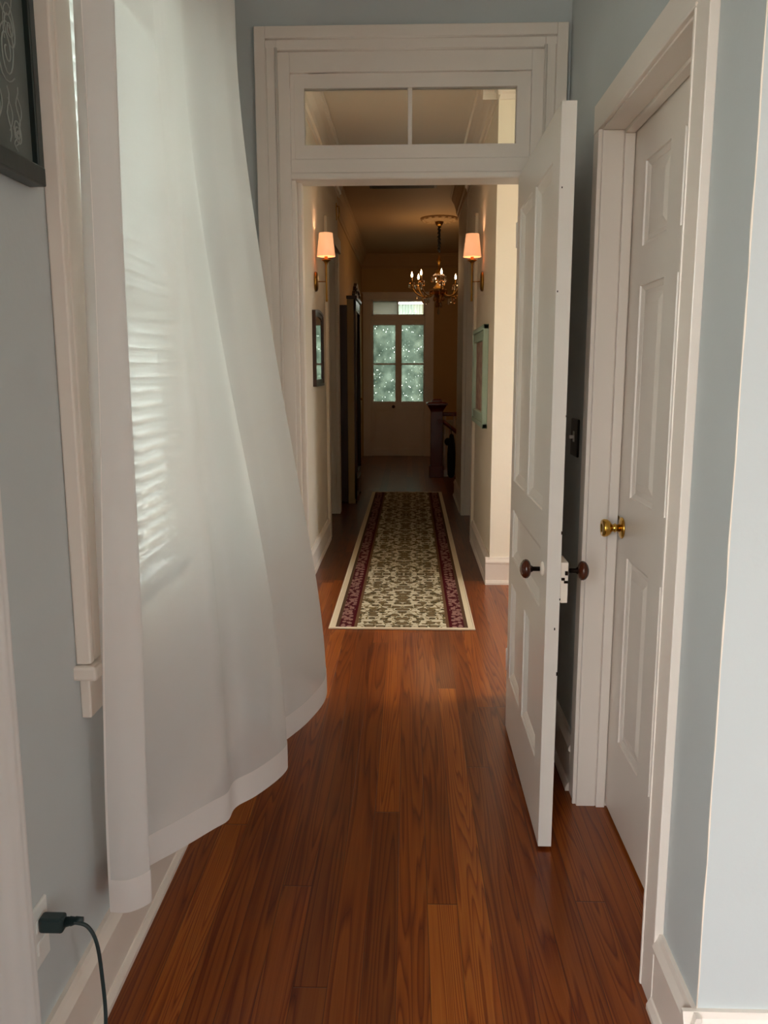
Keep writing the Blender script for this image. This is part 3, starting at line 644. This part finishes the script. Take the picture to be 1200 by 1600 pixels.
bot2 = [(-.675, 1.19), (-.64, 1.20), (-.603, 1.185), (-.60, 1.15), (-.64, 1.10), (-.665, 1.04), (-.61, .98), (-.59, .90), (-.65, .84), (-.66, .78), (-.60, .70), (-.59, .60), (-.65, .52), (-.66, .42), (-.60, .34)]
curtain('sheer white curtain hanging at the near left edge beside the outlet', bot2, bot2, .10, 2.95, 300, 90, lambda z: 1.0, rip=.002, seed=4, namp=.003)
def rod(ya, yb, lab):
    rt_ = thing('curtain_rod', (-.615, (ya+yb)/2, 2.965), lab, 'curtain rod')
    MB().tube([(-.615, ya, 2.965), (-.615, yb, 2.965)], .011, 14).build('pole', ABRASS, rt_)
    for y, s in ((ya, -1), (yb, 1)):
        MB().sphere((-.615, y+s*.02, 2.965), .022, 14).build('finial', ABRASS, rt_)
        MB().tube([(-.71, y-s*.05, 2.965), (-.615, y-s*.05, 2.965)], .007, 8).lathe([(0, 0), (.025, 0), (.022, .006), (0, .006)], 16, T(-.71, y-s*.05, 2.965) @ R(PI/2, 'Y')).build('bracket', ABRASS, rt_)
rod(1.55, 3.12, 'brass rod carrying the billowing curtain'); rod(.15, 1.26, 'brass rod carrying the near left curtain')

b = MB(); b.tube([(.5795+.0006*math.sin(k*1.9), 1.4795, .192+k*.0788) for k in range(41)], [.0016+.0006*math.sin(k*2.7) for k in range(41)], 8)
struct(b.build('trim_12', EDGEW), 'worn white paint line running up the outer wall corner at right', 'corner edge')
# ------------------------------------------------------------------ chalk drawing picture on left wall
pic = thing('framed_picture', (-.70, 1.30, 1.787), 'dark framed chalk rose drawing hanging on the left bedroom wall', 'picture')
b = MB(); Y0, Y1, Z0, Z1 = .98, 1.597, 1.787, 2.62; fwid = .042
b.box((-.709, Y0, Z0), (-.675, Y1, Z0+.034), .003); b.box((-.709, Y0, Z1-.034), (-.675, Y1, Z1), .003)
for a, c in ((Y0, Y0+.024), (Y1-.024, Y1)): b.box((-.7085, a, Z0+.001), (-.676, c, Z1-.001), .003)
b.build('frame', BLACKF, pic)
MB().box((-.709, Y0+.02, Z0+.03), (-.688, Y1-.02, Z1-.03)).build('drawing_panel', BOARD, pic)
b = MB()
def spiral(cy_, cz_, r, turns=2.6, sq=1.25, ph=0):
    pts = []
    for k in range(46):
        f = k/45; a = ph+f*turns*2*PI; rr = r*(.12+.88*f)*(1+.10*math.sin(a*2.3+ph))
        pts.append((-.6875, cy_+rr*math.cos(a)*.8, cz_+rr*math.sin(a)*sq))
    b.tube(pts, .0013, 5)
for k, (cy_, cz_, r) in enumerate(((1.515, 2.03, .032), (1.50, 1.99, .045), (1.43, 2.0, .05), (1.50, 2.10, .05), (1.44, 2.14, .045), (1.50, 2.21, .05), (1.40, 2.22, .06), (1.33, 2.06, .07), (1.24, 2.15, .08), (1.30, 2.32, .08), (1.45, 2.36, .07), (1.52, 1.86, .018))):
    spiral(cy_, cz_, r, ph=k*1.7)
for k, (y_, z_, l) in enumerate(((1.49, 1.93, .09), (1.525, 1.94, .08), (1.455, 1.95, .10), (1.40, 1.93, .1), (1.51, 1.87, .04), (1.35, 1.95, .12))):
    b.tube([(-.6875, y_+.006*math.sin(j*1.2+k), z_-l*j/8) for j in range(9)], .0012, 5)
    b.tube([(-.6875, y_+.014*math.sin(j*PI/8), z_-l*.2-l*.6*j/8) for j in range(9)], .001, 5)
b.build('chalk_lines', CHALK, pic)

# ------------------------------------------------------------------ outlet + cord, switch
ou = thing('wall_outlet', (-.71, 1.405, .385), 'white duplex outlet plate low on the left wall above the baseboard', 'outlet')
MB().box((-.712, 1.37, .322), (-.704, 1.442, .445), .003).build('cover_plate', PLASTW, ou)
for z in (.360, .408): MB().box((-.706, 1.389, z-.014), (-.7015, 1.423, z+.014), .003).build('socket', PLASTW, ou)
pc = thing('power_cord', (-.66, 1.40, .40), 'dark teal plug and cord plugged into the outlet low at left', 'cord')
MB().box((-.7015, 1.392, .394), (-.655, 1.420, .424), .005).lathe([(.010, 0), (.0085, .012), (.0095, .012), (.007, .022), (.008, .022), (.005, .036)], 12, T(-.658, 1.408, .409) @ R(PI/2, 'Y') @ R(-.25, 'X')).build('plug', TEALP, pc)
cp_ = smooth_path([(-.640, 1.408, .409), (-.615, 1.412, .398), (-.600, 1.415, .360), (-.594, 1.415, .29), (-.590, 1.41, .20), (-.588, 1.38, .10), (-.58, 1.30, .006), (-.55, 1.15, .005), (-.5, .95, .005)], 60)
MB().tube(cp_, .0038, 8).build('cable', TEALP, pc)
sw = thing('light_switch', (.58, 2.895, 1.23), 'black switch plate with a white toggle behind the open door', 'light switch')
MB().box((.572, 2.83, 1.155), (.5805, 2.945, 1.285), .004).build('cover_plate', BLACKP, sw)
MB().box((.556, 2.884, 1.216), (.573, 2.894, 1.228), .002).box((.5705, 2.876, 1.205), (.5725, 2.902, 1.242), .001).build('toggle', PLASTW, sw)

# ------------------------------------------------------------------ runner
rg = thing('runner_rug', (-.03, 7.17, 0), 'cream floral runner with burgundy borders lying along the hall floor', 'rug')
b = MB(); x0, x1, ya, yb = -.44+.03-.0, .385+.03, 4.51-7.17, 9.83-7.17
nx, ny = 24, 90
hw = .4125; b.bm.verts.ensure_lookup_table()
g = []
for j in range(ny+1):
    yy = ya+(yb-ya)*j/ny; g.append([])
    for i in range(nx+1):
        xx = -hw+.002+(2*hw-.004)*i/nx
        g[-1].append(b.bm.verts.new((xx, yy, .0085+.0015*noise.noise(Vector((xx*4, yy*2, 0))))))
for j in range(ny):
    for i in range(nx):
        f = b.bm.faces.new((g[j][i], g[j][i+1], g[j+1][i+1], g[j+1][i])); f.smooth = True
pile = b.build('pile', RUGM, None); pile.parent = rg; pile.location = (0, 0, 0)
b = MB(); b.box((-hw, ya-.012, .001), (hw, ya+.010, .0115), .003); b.box((-hw, yb-.01, .001), (hw, yb+.012, .0115), .003)
b.box((-hw-.004, ya-.012, .001), (-hw+.006, yb+.012, .011), .003); b.box((hw-.006, ya-.012, .001), (hw+.004, yb+.012, .011), .003); b.box((-hw, ya, .001), (hw, yb, .005))
bd = b.build('binding', RUGEDGE, None); bd.parent = rg; bd.location = (0, 0, 0)
rg.rotation_euler = (0, 0, -.003)

# ------------------------------------------------------------------ sconces
def sconce(x_wall, sg, y, zc, label):
    """sg = +1 sticks out toward +X"""
    s = thing('wall_sconce', (x_wall, y, zc), label, 'wall sconce', 'pair of hall sconces')
    px = x_wall+sg*.085; q = PI/2*sg
    MB().lathe([(0, 0), (.070, 0), (.072, .006), (.068, .016), (.055, .022), (.03, .025), (0, .025)], 32, T(x_wall, y, zc) @ R(q, 'Y')).build('backplate', ABRASS, s)
    MB().tube([(x_wall+sg*.02, y, zc), (px, y, zc)], .004, 10).build('arm', ABRASS, s)
    MB().lathe([(0, -.145), (.008, -.145), (.009, -.13), (.0075, -.12), (.0075, .12), (.010, .125), (.012, .135), (.022, .145), (.034, .152), (.036, .158), (.012, .158), (.012, .20), (0, .20)], 20, T(px, y, zc)).build('stem', ABRASS, s)
    MB().sphere((px, y, zc+.245), .018, 12, (1, 1, 1.4)).build('bulb', BULB, s)
    MB().lathe([(.068, .180), (.049, .345), (.047, .345), (.066, .180)], 36, T(px, y, zc)).build('shade', LSHADE, s)
    l = bpy.data.lights.new('sconce_light', 'POINT'); l.energy = 0.45; l.color = (1, .62, .36); l.shadow_soft_size = .025
    lo = bpy.data.objects.new('sconce_light', l); COL.objects.link(lo); lo.location = (px, y, zc+.30)
sconce(-.70, 1, 6.30, 2.10, 'brass sconce with a lit shade on the left hall wall above the narrow mirror')
sconce(.555, -1, 6.45, 2.11, 'brass sconce with a lit shade on the right hall wall above the pale green picture')

# ------------------------------------------------------------------ narrow mirror left, green picture right
mi = thing('wall_mirror', (-.70, 6.42, 1.33), 'narrow dark framed mirror hanging on the left hall wall below the sconce', 'mirror')
b = MB(); Y0, Y1, Z0, Z1 = 6.07, 6.64, 1.335, 1.88
fr = .05
def arch_ring(b, xa, xb, ins0, ins1):
    def out(ins):
        p = [(Y0+ins, Z0+ins), (Y1-ins, Z0+ins), (Y1-ins, Z1-ins)]
        for k in range(1, 12): f = k/12; p.append((Y1-ins-(Y1-Y0-2*ins)*f, Z1-ins+.018*math.sin(PI*f)))
        p.append((Y0+ins, Z1-ins)); return p
    A, B = out(ins0), out(ins1); n = len(A)
    for k in range(n):
        k2 = (k+1) % n
        b.quad((xb, *A[k]), (xb, *A[k2]), (xb, *B[k2]), (xb, *B[k])); b.quad((xa, *A[k]), (xa, *A[k2]), (xb, *A[k2]), (xb, *A[k])); b.quad((xa, *B[k]), (xa, *B[k2]), (xb, *B[k2]), (xb, *B[k]))
    return B
arch_ring(b, -.6995, -.674, 0, .02); Bp = arch_ring(b, -.6995, -.680, .02, fr)
b.build('frame', DARKWOOD, mi)
b = MB(); b.quad(*[(-.686, *p) for p in Bp]); b.build('glass', MIRROR, mi)
gp = thing('framed_picture', (.555, 6.40, 1.0), 'pale green framed picture with a reddish print on the right hall wall', 'picture')
b = MB(); Y0, Y1, Z0, Z1 = 5.92, 6.93, 1.04, 1.77
for ins, w_, xx in ((0, .035, .520), (.035, .05, .530), (.085, .02, .522)):
    y0, y1, z0, z1 = Y0+ins, Y1-ins, Z0+ins, Z1-ins
    b.box((xx, y0, z0), (.5545, y1, z0+w_), .004); b.box((xx, y0, z1-w_), (.5545, y1, z1), .004); b.box((xx, y0, z0), (.5545, y0+w_, z1), .004); b.box((xx, y1-w_, z0), (.5545, y1, z1), .004)
b.build('frame', PALEGREEN, gp)
MB().box((.545, Y0+.09, Z0+.09), (.554, Y1-.09, Z1-.09)).build('print', ART, gp)

# ------------------------------------------------------------------ side doorway casings in hall
b = MB()
for x, sg, ya, yb in ((-.70, 1, 7.03, 7.15), (.555, -1, 6.98, 7.10)):
    b.box((x, ya, 0), (x+sg*.024, yb, 2.70), .003); b.box((x, yb+.0005, 2.58), (x+sg*.0235, ya+1.4, 2.699), .003)
b.box((-.90, 8.352, 0), (-.722, 8.362, 2.58), .002); b.box((-.735, 8.345, 0), (-.70, 8.49, 2.70), .004)
b.box((.532, 8.272, 0), (.68, 8.282, 2.58), .002); b.box((.524, 8.265, 0), (.56, 8.41, 2.70), .004)
struct(b.build('trim_10', CREAM), 'cream casings of the two facing side doorways in the hall', 'door casing')

# brass bracket high on left wall
hk = thing('wall_bracket', (-.70, 8.2, 2.95), 'small brass bracket high on the left hall wall under the crown moulding', 'bracket')
MB().box((-.70, 8.185, 2.86), (-.692, 8.215, 3.02), .003).build('plate', BRASS, hk)
MB().tube([(-.692, 8.2, 2.99), (-.672, 8.2, 2.985), (-.668, 8.2, 2.93), (-.680, 8.2, 2.88)], .005, 8).build('hook', BRASS, hk)

# ------------------------------------------------------------------ tall cabinet mirror at left
am = thing('standing_mirror', (-.66, 9.4, 0), 'tall dark wood standing mirror with carved crest against the left wall past the side doorway', 'mirror')
ya, yb = 9.0, 9.82
MB().box((-.795, ya+.02, .02), (-.665, yb-.02, 2.14), .004).build('back_case', DARKWOOD, am)
b = MB(); b.box((-.665, ya, 0), (-.588, ya+.03, 2.21), .004).box((-.665, yb-.03, 0), (-.588, yb, 2.21), .004); b.build('side_board', OLIVEWOOD, am, label='olive brown side boards')
b = MB()
b.box((-.60, ya, .05), (-.572, ya+.085, 2.2), .006); b.box((-.60, yb-.085, .05), (-.572, yb, 2.2), .006); b.box((-.60, ya, .05), (-.572, yb, .34), .006); b.box((-.60, ya, 2.08), (-.572, yb, 2.2), .006)
for y in (ya+.095, yb-.095): b.tube([(-.576, y, .34), (-.576, y, 2.08)], .010, 8)
b.box((-.585, ya+.12, .12), (-.565, yb-.12, .27), .008)
b.build('front_frame', DARKWOOD, am)
MB().box((-.596, ya+.08, .33), (-.588, yb-.08, 2.09)).build('mirror_glass', MIRROR, am)
b = MB(); b.box((-.67, ya-.02, 2.2), (-.555, yb+.02, 2.235), .006)
b.build('cornice', DARKWOOD, am)
b = MB(); pts = [(0, 0)]
for k in range(25):
    f = k/24; z = .02+.13*math.sin(PI*f)**1.5 + .018*math.sin(f*6*PI)**2; pts.append((f*.8, z))
pts += [(.8, 0)]
b.prism(pts, (-.61, ya+.01, 2.235), (-.575, ya+.01, 2.235), (0, 1, 0), (0, 0, 1))
for k in range(5): b.sphere((-.573, ya+.13+k*.14, 2.27+.05*math.sin(PI*(k+.7)/5.4)), .028, 10, (.5, 1, 1))
b.build('carved_crest', DARKWOOD, am)
MB().sphere((-.56, yb-.05, 1.12), .014, 10).build('knob', BRASS, am)
for y in (ya+.05, yb-.05): MB().lathe([(0, 0), (.03, 0), (.035, .02), (.02, .035), (.03, .05), (0, .05)], 16, T(-.60, y, 0)).build('foot', DARKWOOD, am)

# ------------------------------------------------------------------ far double doors + transom
b = MB()
b.box((-.78, 14.17, 0), (-.64, 14.199, 2.619), .002); b.box((.26, 14.17, 0), (.41, 14.199, 2.619), .002); b.box((-.78, 14.17, 2.6195), (.41, 14.199, 2.72), .002)
b.box((-.792, 14.162, 2.7205), (.43, 14.199, 2.74), .004); b.box((-.64, 14.18, 2.283), (.26, 14.26, 2.352), .004); b.box((-.64, 14.236, 0), (.26, 14.30, .03), .004); b.box((-.20, 14.19, 0), (-.175, 14.25, 2.29), .003); b.box((-.641, 14.236, 0), (-.60, 14.26, 2.30)); b.box((.235, 14.236, 0), (.261, 14.26, 2.30)); b.box((-.65, 14.225, 2.58), (.27, 14.26, 2.65)); b.box((-.65, 14.231, 2.3), (-.605, 14.26, 2.65)); b.box((.232, 14.231, 2.3), (.27, 14.26, 2.65))
for x in (-.652, .264): b.box((x-.004, 14.16, 0), (x+.008, 14.198, 2.615), .002)
struct(b.build('trim_11', TRIM), 'white casing around the far glazed double doors', 'door casing')
wt = thing('window_4', (-.19, 14.22, 2.35), 'small two-pane transom over the far double doors', 'transom window', kind='structure')
MB().box((-.64, 14.2, 2.35), (.26, 14.23, 2.378), .002).box((-.64, 14.2, 2.595), (.26, 14.23, 2.62), .002).box((-.64, 14.2, 2.35), (-.61, 14.23, 2.62), .002).box((.235, 14.2, 2.35), (.26, 14.23, 2.62), .002).build('sash', TRIM, wt)
MB().box((-.198, 14.2, 2.37), (-.182, 14.23, 2.60), .002).build('muntin', TRIM, wt)
FROST = sheer('frosted_pane', (0.20, 0.20, 0.175, 1), 0.0, .2)
MB().box((-.61, 14.212, 2.378), (-.198, 14.216, 2.597)).build('pane', FROST, wt)
MB().box((-.182, 14.212, 2.378), (.235, 14.216, 2.597)).build('pane', GLASS, wt)
cc = thing('cafe_curtain', (.03, 14.30, 2.37), 'pale green gathered curtain behind the right far transom pane', 'curtain')
b = MB(); n = 90
P_ = [(-.205+.45*k/n, 14.29+.012*math.sin(k/n*2*PI*9)) for k in range(n+1)]
for k in range(n):
    b.quad((P_[k][0], P_[k][1], 2.36), (P_[k+1][0], P_[k+1][1], 2.36), (P_[k+1][0], P_[k+1][1], 2.545), (P_[k][0], P_[k][1], 2.545), smooth=True)
bmesh.ops.remove_doubles(b.bm, verts=b.bm.verts, dist=.0001)
b.build('panel', SAGE, cc, recalc=False)
MB().tube([(-.2, 14.30, 2.55), (.26, 14.30, 2.55)], .005, 8).build('rod', ABRASS, cc)
def far_leaf(n, x0, side, lab):
    """glazed leaf .446 wide"""
    d = thing('door_%d' % n, (x0, 14.2, 0), lab, 'door', kind='structure')
    w_ = .446; b = MB(); gx0, gx1 = x0+.045, x0+w_-.045
    if side < 0: gx0, gx1 = x0+.030, x0+.404
    else: gx0, gx1 = x0+.060, x0+.430
    y0, y1 = 14.20, 14.235
    b.box((x0, y0, .001), (gx0, y1, 2.285), .001); b.box((gx1, y0, .001), (x0+w_, y1, 2.285), .002)
    b.box((gx0, y0, 2.205), (gx1, y1, 2.285), .002); b.box((gx0, y0, .79), (gx1, y1, .93), .002); b.box((gx0, y0, .001), (gx1, y1, .12), .002); b.box((gx0, y0+.012, .12), (gx1, y1-.01, .79))
    b.box((gx0+.03, y0+.006, .16), (gx1-.03, y1-.01, .75), .004)
    b.build('door_leaf', TRIM, d)
    MB().box((gx0, y0+.006, 1.548), (gx1, y1-.006, 1.572), .002).build('muntin', TRIM, d)
    for z0, z1 in ((.93, 1.548), (1.572, 2.205)): MB().box((gx0, y0+.016, z0), (gx1, y0+.020, z1)).build('pane', RAING, d, label='textured privacy glass pane')
    return d
dl = far_leaf(3, -.637, -1, 'left leaf of the far double doors with a knob and textured glass')
far_leaf(4, -.190, 1, 'right leaf of the far double doors with textured glass, behind the newel post')
MB().lathe([(0, 0), (.024, 0), (.024, .004), (.008, .008), (.008, .03), (.026, .04), (.028, .052), (.016, .064), (0, .066)], 18, T(-.265, 14.2, .845) @ R(PI/2, 'X')).build('door_knob', PORC, dl)
MB().box((-.24, 14.17, .012), (-.14, 14.2, .028), .003).build('floor_bolt', PLASTW, dl)

# ------------------------------------------------------------------ stair newel, rail, bag
nw = thing('stair_railing', (.378, 11.36, 0), 'dark red mahogany square newel post with stair rails at the right of the hall', 'railing')
b = MB(); cx_, cy_ = .378, 11.36
b.box((cx_-.083, cy_-.083, 0), (cx_+.083, cy_+.083, .93), .006); b.box((cx_-.098, cy_-.098, 0), (cx_+.098, cy_+.098, .16), .008)
b.build('newel_post', MAHOG, nw)
b = MB(); 
Ms = T(cx_, cy_, 0) @ R(PI/4, 'Z')
s2 = math.sqrt(2)
b.lathe([(0, .90), (.085*s2, .90), (.090*s2, .92), (.098*s2, .93), (.118*s2, .965), (.128*s2, .985), (.142*s2, .992), (.142*s2, 1.012), (.11*s2, 1.028), (.085*s2, 1.032), (.07*s2, 1.034), (.07*s2, 1.055), (.05*s2, 1.066), (0, 1.07)], 4, Ms)
for f in b.bm.faces: f.smooth = False
b.build('newel_cap', MAHOG, nw)
MB().box((cx_+.08, cy_-.03, .835), (2.2, cy_+.03, .89), .012).build('top_rail', MAHOG, nw)
MB().box((cx_+.08, cy_-.008, .04), (2.2, cy_+.008, .12), .003).build('bottom_rail', TRIM, nw)
for k in range(13):
    x = cx_+.115+k*.125
    MB().lathe([(0, .1), (.016, .1), (.016, .25), (.011, .27), (.018, .36), (.012, .5), (.010, .70), (.016, .72), (.016, .84), (0, .84)], 10, T(x, cy_, 0)).build('baluster', TRIM, nw)
MB().box((cx_+.085, cy_+.03, 0), (2.2, cy_+.045, .78), .003).build('stair_side_board', CREAM, nw, label='cream board behind the balusters')
b = MB(); b.tube([(cx_+.08, cy_-.12, .775), (cx_+.20, cy_-.12, .68), (cx_+.50, cy_-.12, .44), (cx_+.9, cy_-.12, .12), ], .026, 12).box((cx_+.0, cy_-.15, .74), (cx_+.085, cy_-.08, .80), .006); b.build('sloping_handrail', MAHOG, nw)
bg_ = thing('hanging_bag', (.60, 11.02, .05), 'black cloth bag hanging from the sloping stair rail beside the newel post', 'bag')
b = MB(); 
prof = [(.015, .62), (.03, .60), (.045, .50), (.055, .36), (.055, .2), (.048, .08), (.03, .04), (0, .03)]
b.lathe([(r, h) for r, h in prof[::-1]], 16, T(.565, 11.0, 0) @ Matrix.Diagonal((1, .6, 1, 1))); b.build('body', BLACKC, bg_)
MB().sphere((.515, 11.01, .515), .045, 14, (1, .6, 1.15)).build('pouch', BLACKC, bg_)
MB().tube(smooth_path([(.565, 11.02, .60), (.56, 11.07, .66), (.56, 11.15, .69), (.56, 11.22, .715), (.56, 11.27, .70), (.565, 11.275, .66)], 20), .006, 8).build('strap', BLACKC, bg_)
MB().box((.532, 11.02, .60), (.545, 11.025, .68), .001).build('tag', RED, bg_, label='small pinkish tag')

# ------------------------------------------------------------------ ceiling vent
vt = thing('ceiling_vent', (-.07, 8.96, CZ), 'dark rectangular vent grille in the hall ceiling just past the transom bar', 'vent')
b = MB(); b.box((-.42, 8.78, CZ-.012), (.28, 9.14, CZ-.0005), .003); b.build('frame', VENT, vt)
b = MB()
for k in range(9): b.box((-.39, 8.81+k*.036, CZ-.018), (.25, 8.828+k*.036, CZ-.010), .001)
b.build('louvre', VENT, vt)

# ------------------------------------------------------------------ ceiling medallion + chandelier
CX, CY = .375, 10.95
med = thing('ceiling_medallion', (CX, CY, CZ), 'round plaster medallion on the ceiling above the chandelier', 'medallion')
b = MB(); b.lathe([(0, -.045), (.05, -.045), (.07, -.03), (.12, -.028), (.14, -.036), (.16, -.026), (.19, -.022), (.215, -.03), (.235, -.014), (.24, 0), (0, 0)], 48, T(CX, CY, CZ))
for k in range(16):
    a = 2*PI*k/16; b.sphere((CX+.205*math.cos(a), CY+.205*math.sin(a), CZ-.022), .030, 8, (1, 1, .5))
b.build('plaster_disc', CEILTAN, med)
ch = thing('chandelier', (CX, CY, 2.2), 'brass chandelier with eight candle bulbs and amber crystal drops over the stair hall', 'chandelier')
MB().lathe([(0, CZ-.10), (.02, CZ-.10), (.045, CZ-.075), (.055, CZ-.05), (.055, CZ-.045), (0, CZ-.045)], 24, T(CX, CY, 0)).build('canopy', ABRASS, ch)
b = MB()
zs = [CZ-.09-.0135*k for k in range(25)]
b.tube([(CX+.006*math.sin(k*1.7), CY+.006*math.cos(k*1.3), z) for k, z in enumerate(zs)], [.017+.005*math.sin(k*2.1) for k in range(25)], 12); b.build('chain_sleeve', BLACKC, ch, label='black gathered chain sleeve')
body = MB().lathe([(0, 2.90), (.008, 2.90), (.012, 2.87), (.03, 2.85), (.035, 2.83), (.014, 2.80), (.014, 2.74), (.04, 2.70), (.05, 2.67), (.02, 2.63), (.016, 2.57), (.05, 2.52), (.075, 2.48), (.08, 2.44), (.05, 2.40), (.025, 2.36), (.03, 2.32), (.012, 2.27), (0, 2.25)][::-1], 20, T(CX, CY, 0)).build('body', ABRASS, ch)
MB().lathe([(0, 2.40), (.06, 2.405), (.10, 2.44), (.115, 2.475), (.105, 2.475), (.06, 2.43), (0, 2.425)], 24, T(CX, CY, 0)).build('bowl', AMBER, ch)
MB().lathe([(0, 2.68), (.05, 2.67), (.09, 2.64), (.095, 2.63), (.05, 2.655), (0, 2.665)], 20, T(CX, CY, 0)).build('top_crown', AMBER, ch)
drop_me = None
def drop(parent, p, s=1.0, mat=AMBER):
    global drop_me
    if drop_me is None:
        q = MB(); q.lathe([(0, 0), (.004, -.004), (.003, -.012), (.007, -.022), (.010, -.034), (.008, -.044), (0, -.052)], 8)
        for f in q.bm.faces: f.smooth = False
        o = q.build('crystal_drop', AMBER); drop_me = (o.data, o.data.copy()); drop_me[1].materials.clear(); drop_me[1].materials.append(CLEARC)
        bpy.data.objects.remove(o)
    o = bpy.data.objects.new('crystal_drop', drop_me[0 if mat is AMBER else 1]); COL.objects.link(o); o.parent = parent
    base = Vector((0, 0, 0)); q = parent
    while q is not None: base += q.location; q = q.parent
    o.location = Vector(p)-base; o.scale = (s, s, s)
RA = .345
for k in range(8):
    a = 2*PI*k/8 + .06; c, s_ = math.cos(a), math.sin(a)
    prof = smooth_path([(.05, 0, 2.46), (.12, 0, 2.40), (.20, 0, 2.385), (.28, 0, 2.42), (RA-.01, 0, 2.49), (RA, 0, 2.54)], 22)
    arm = MB().tube([(CX+p.x*c, CY+p.x*s_, p.z) for p in prof], .0075, 8)
    arm = arm.build('arm', ABRASS, ch)
    ex, ey = CX+RA*c, CY+RA*s_
    MB().lathe([(0, 2.535), (.012, 2.535), (.03, 2.545), (.042, 2.555), (.040, 2.557), (.012, 2.552), (0, 2.552)], 14, T(ex, ey, 0)).build('drip_pan', AMBER, arm)
    MB().lathe([(0, 2.55), (.0095, 2.55), (.0095, 2.625), (0, 2.625)], 10, T(ex, ey, 0)).build('candle_sleeve', ABRASS, arm)
    MB().lathe([(0, 2.622), (.007, 2.626), (.0135, 2.645), (.012, 2.665), (.005, 2.685), (0, 2.70)], 12, T(ex, ey, 0)).build('bulb', BULB, arm)
    for j in range(4):
        a2 = a+j*PI/2+.4; drop(arm, (ex+.038*math.cos(a2), ey+.038*math.sin(a2), 2.548), 1.15, AMBER if j % 2 else CLEARC)
    drop(arm, (CX+.20*c, CY+.20*s_, 2.378), 1.6, CLEARC if k % 2 else AMBER)
    drop(arm, (CX+.28*c, CY+.28*s_, 2.41), 1.3, AMBER)
    drop(arm, (CX+.11*c, CY+.11*s_, 2.475), 1.3, AMBER)
for ring, rr, z, n, sc_ in ((0, .090, 2.635, 10, 1.4), (1, .060, 2.405, 10, 1.5), (2, .035, 2.33, 8, 1.6), (3, .0, 2.26, 1, 2.0)):
    for k in range(n):
        a = 2*PI*k/n; drop(ch, (CX+rr*math.cos(a), CY+rr*math.sin(a), z), sc_, CLEARC if (k+ring) % 3 == 0 else AMBER)
l = bpy.data.lights.new('chandelier_light', 'POINT'); l.energy = 2.6; l.color = (1, .62, .32); l.shadow_soft_size = .3
lo = bpy.data.objects.new('chandelier_light', l); COL.objects.link(lo); lo.location = (CX, CY, 2.72)

# warm ceiling lamp in the side passage right of the doorway
pl = thing('ceiling_lamp', (1.5, 4.5, CZ), 'round glass ceiling lamp in the side passage right of the doorway', 'ceiling lamp')
MB().lathe([(0, -.03), (.14, -.03), (.15, -.01), (.15, 0), (0, 0)], 32, T(1.5, 4.5, CZ)).build('base', ABRASS, pl)
MB().lathe([(0, -.12), (.06, -.11), (.11, -.07), (.13, -.03), (0, -.03)], 32, T(1.5, 4.5, CZ)).build('globe', emit('warm_globe', (1, .8, .6, 1), 1.5), pl)
l = bpy.data.lights.new('passage_light', 'POINT'); l.energy = 3; l.color = (1, .80, .58); l.shadow_soft_size = .12
lo = bpy.data.objects.new('passage_light', l); COL.objects.link(lo); lo.location = (1.5, 4.5, CZ-.22)
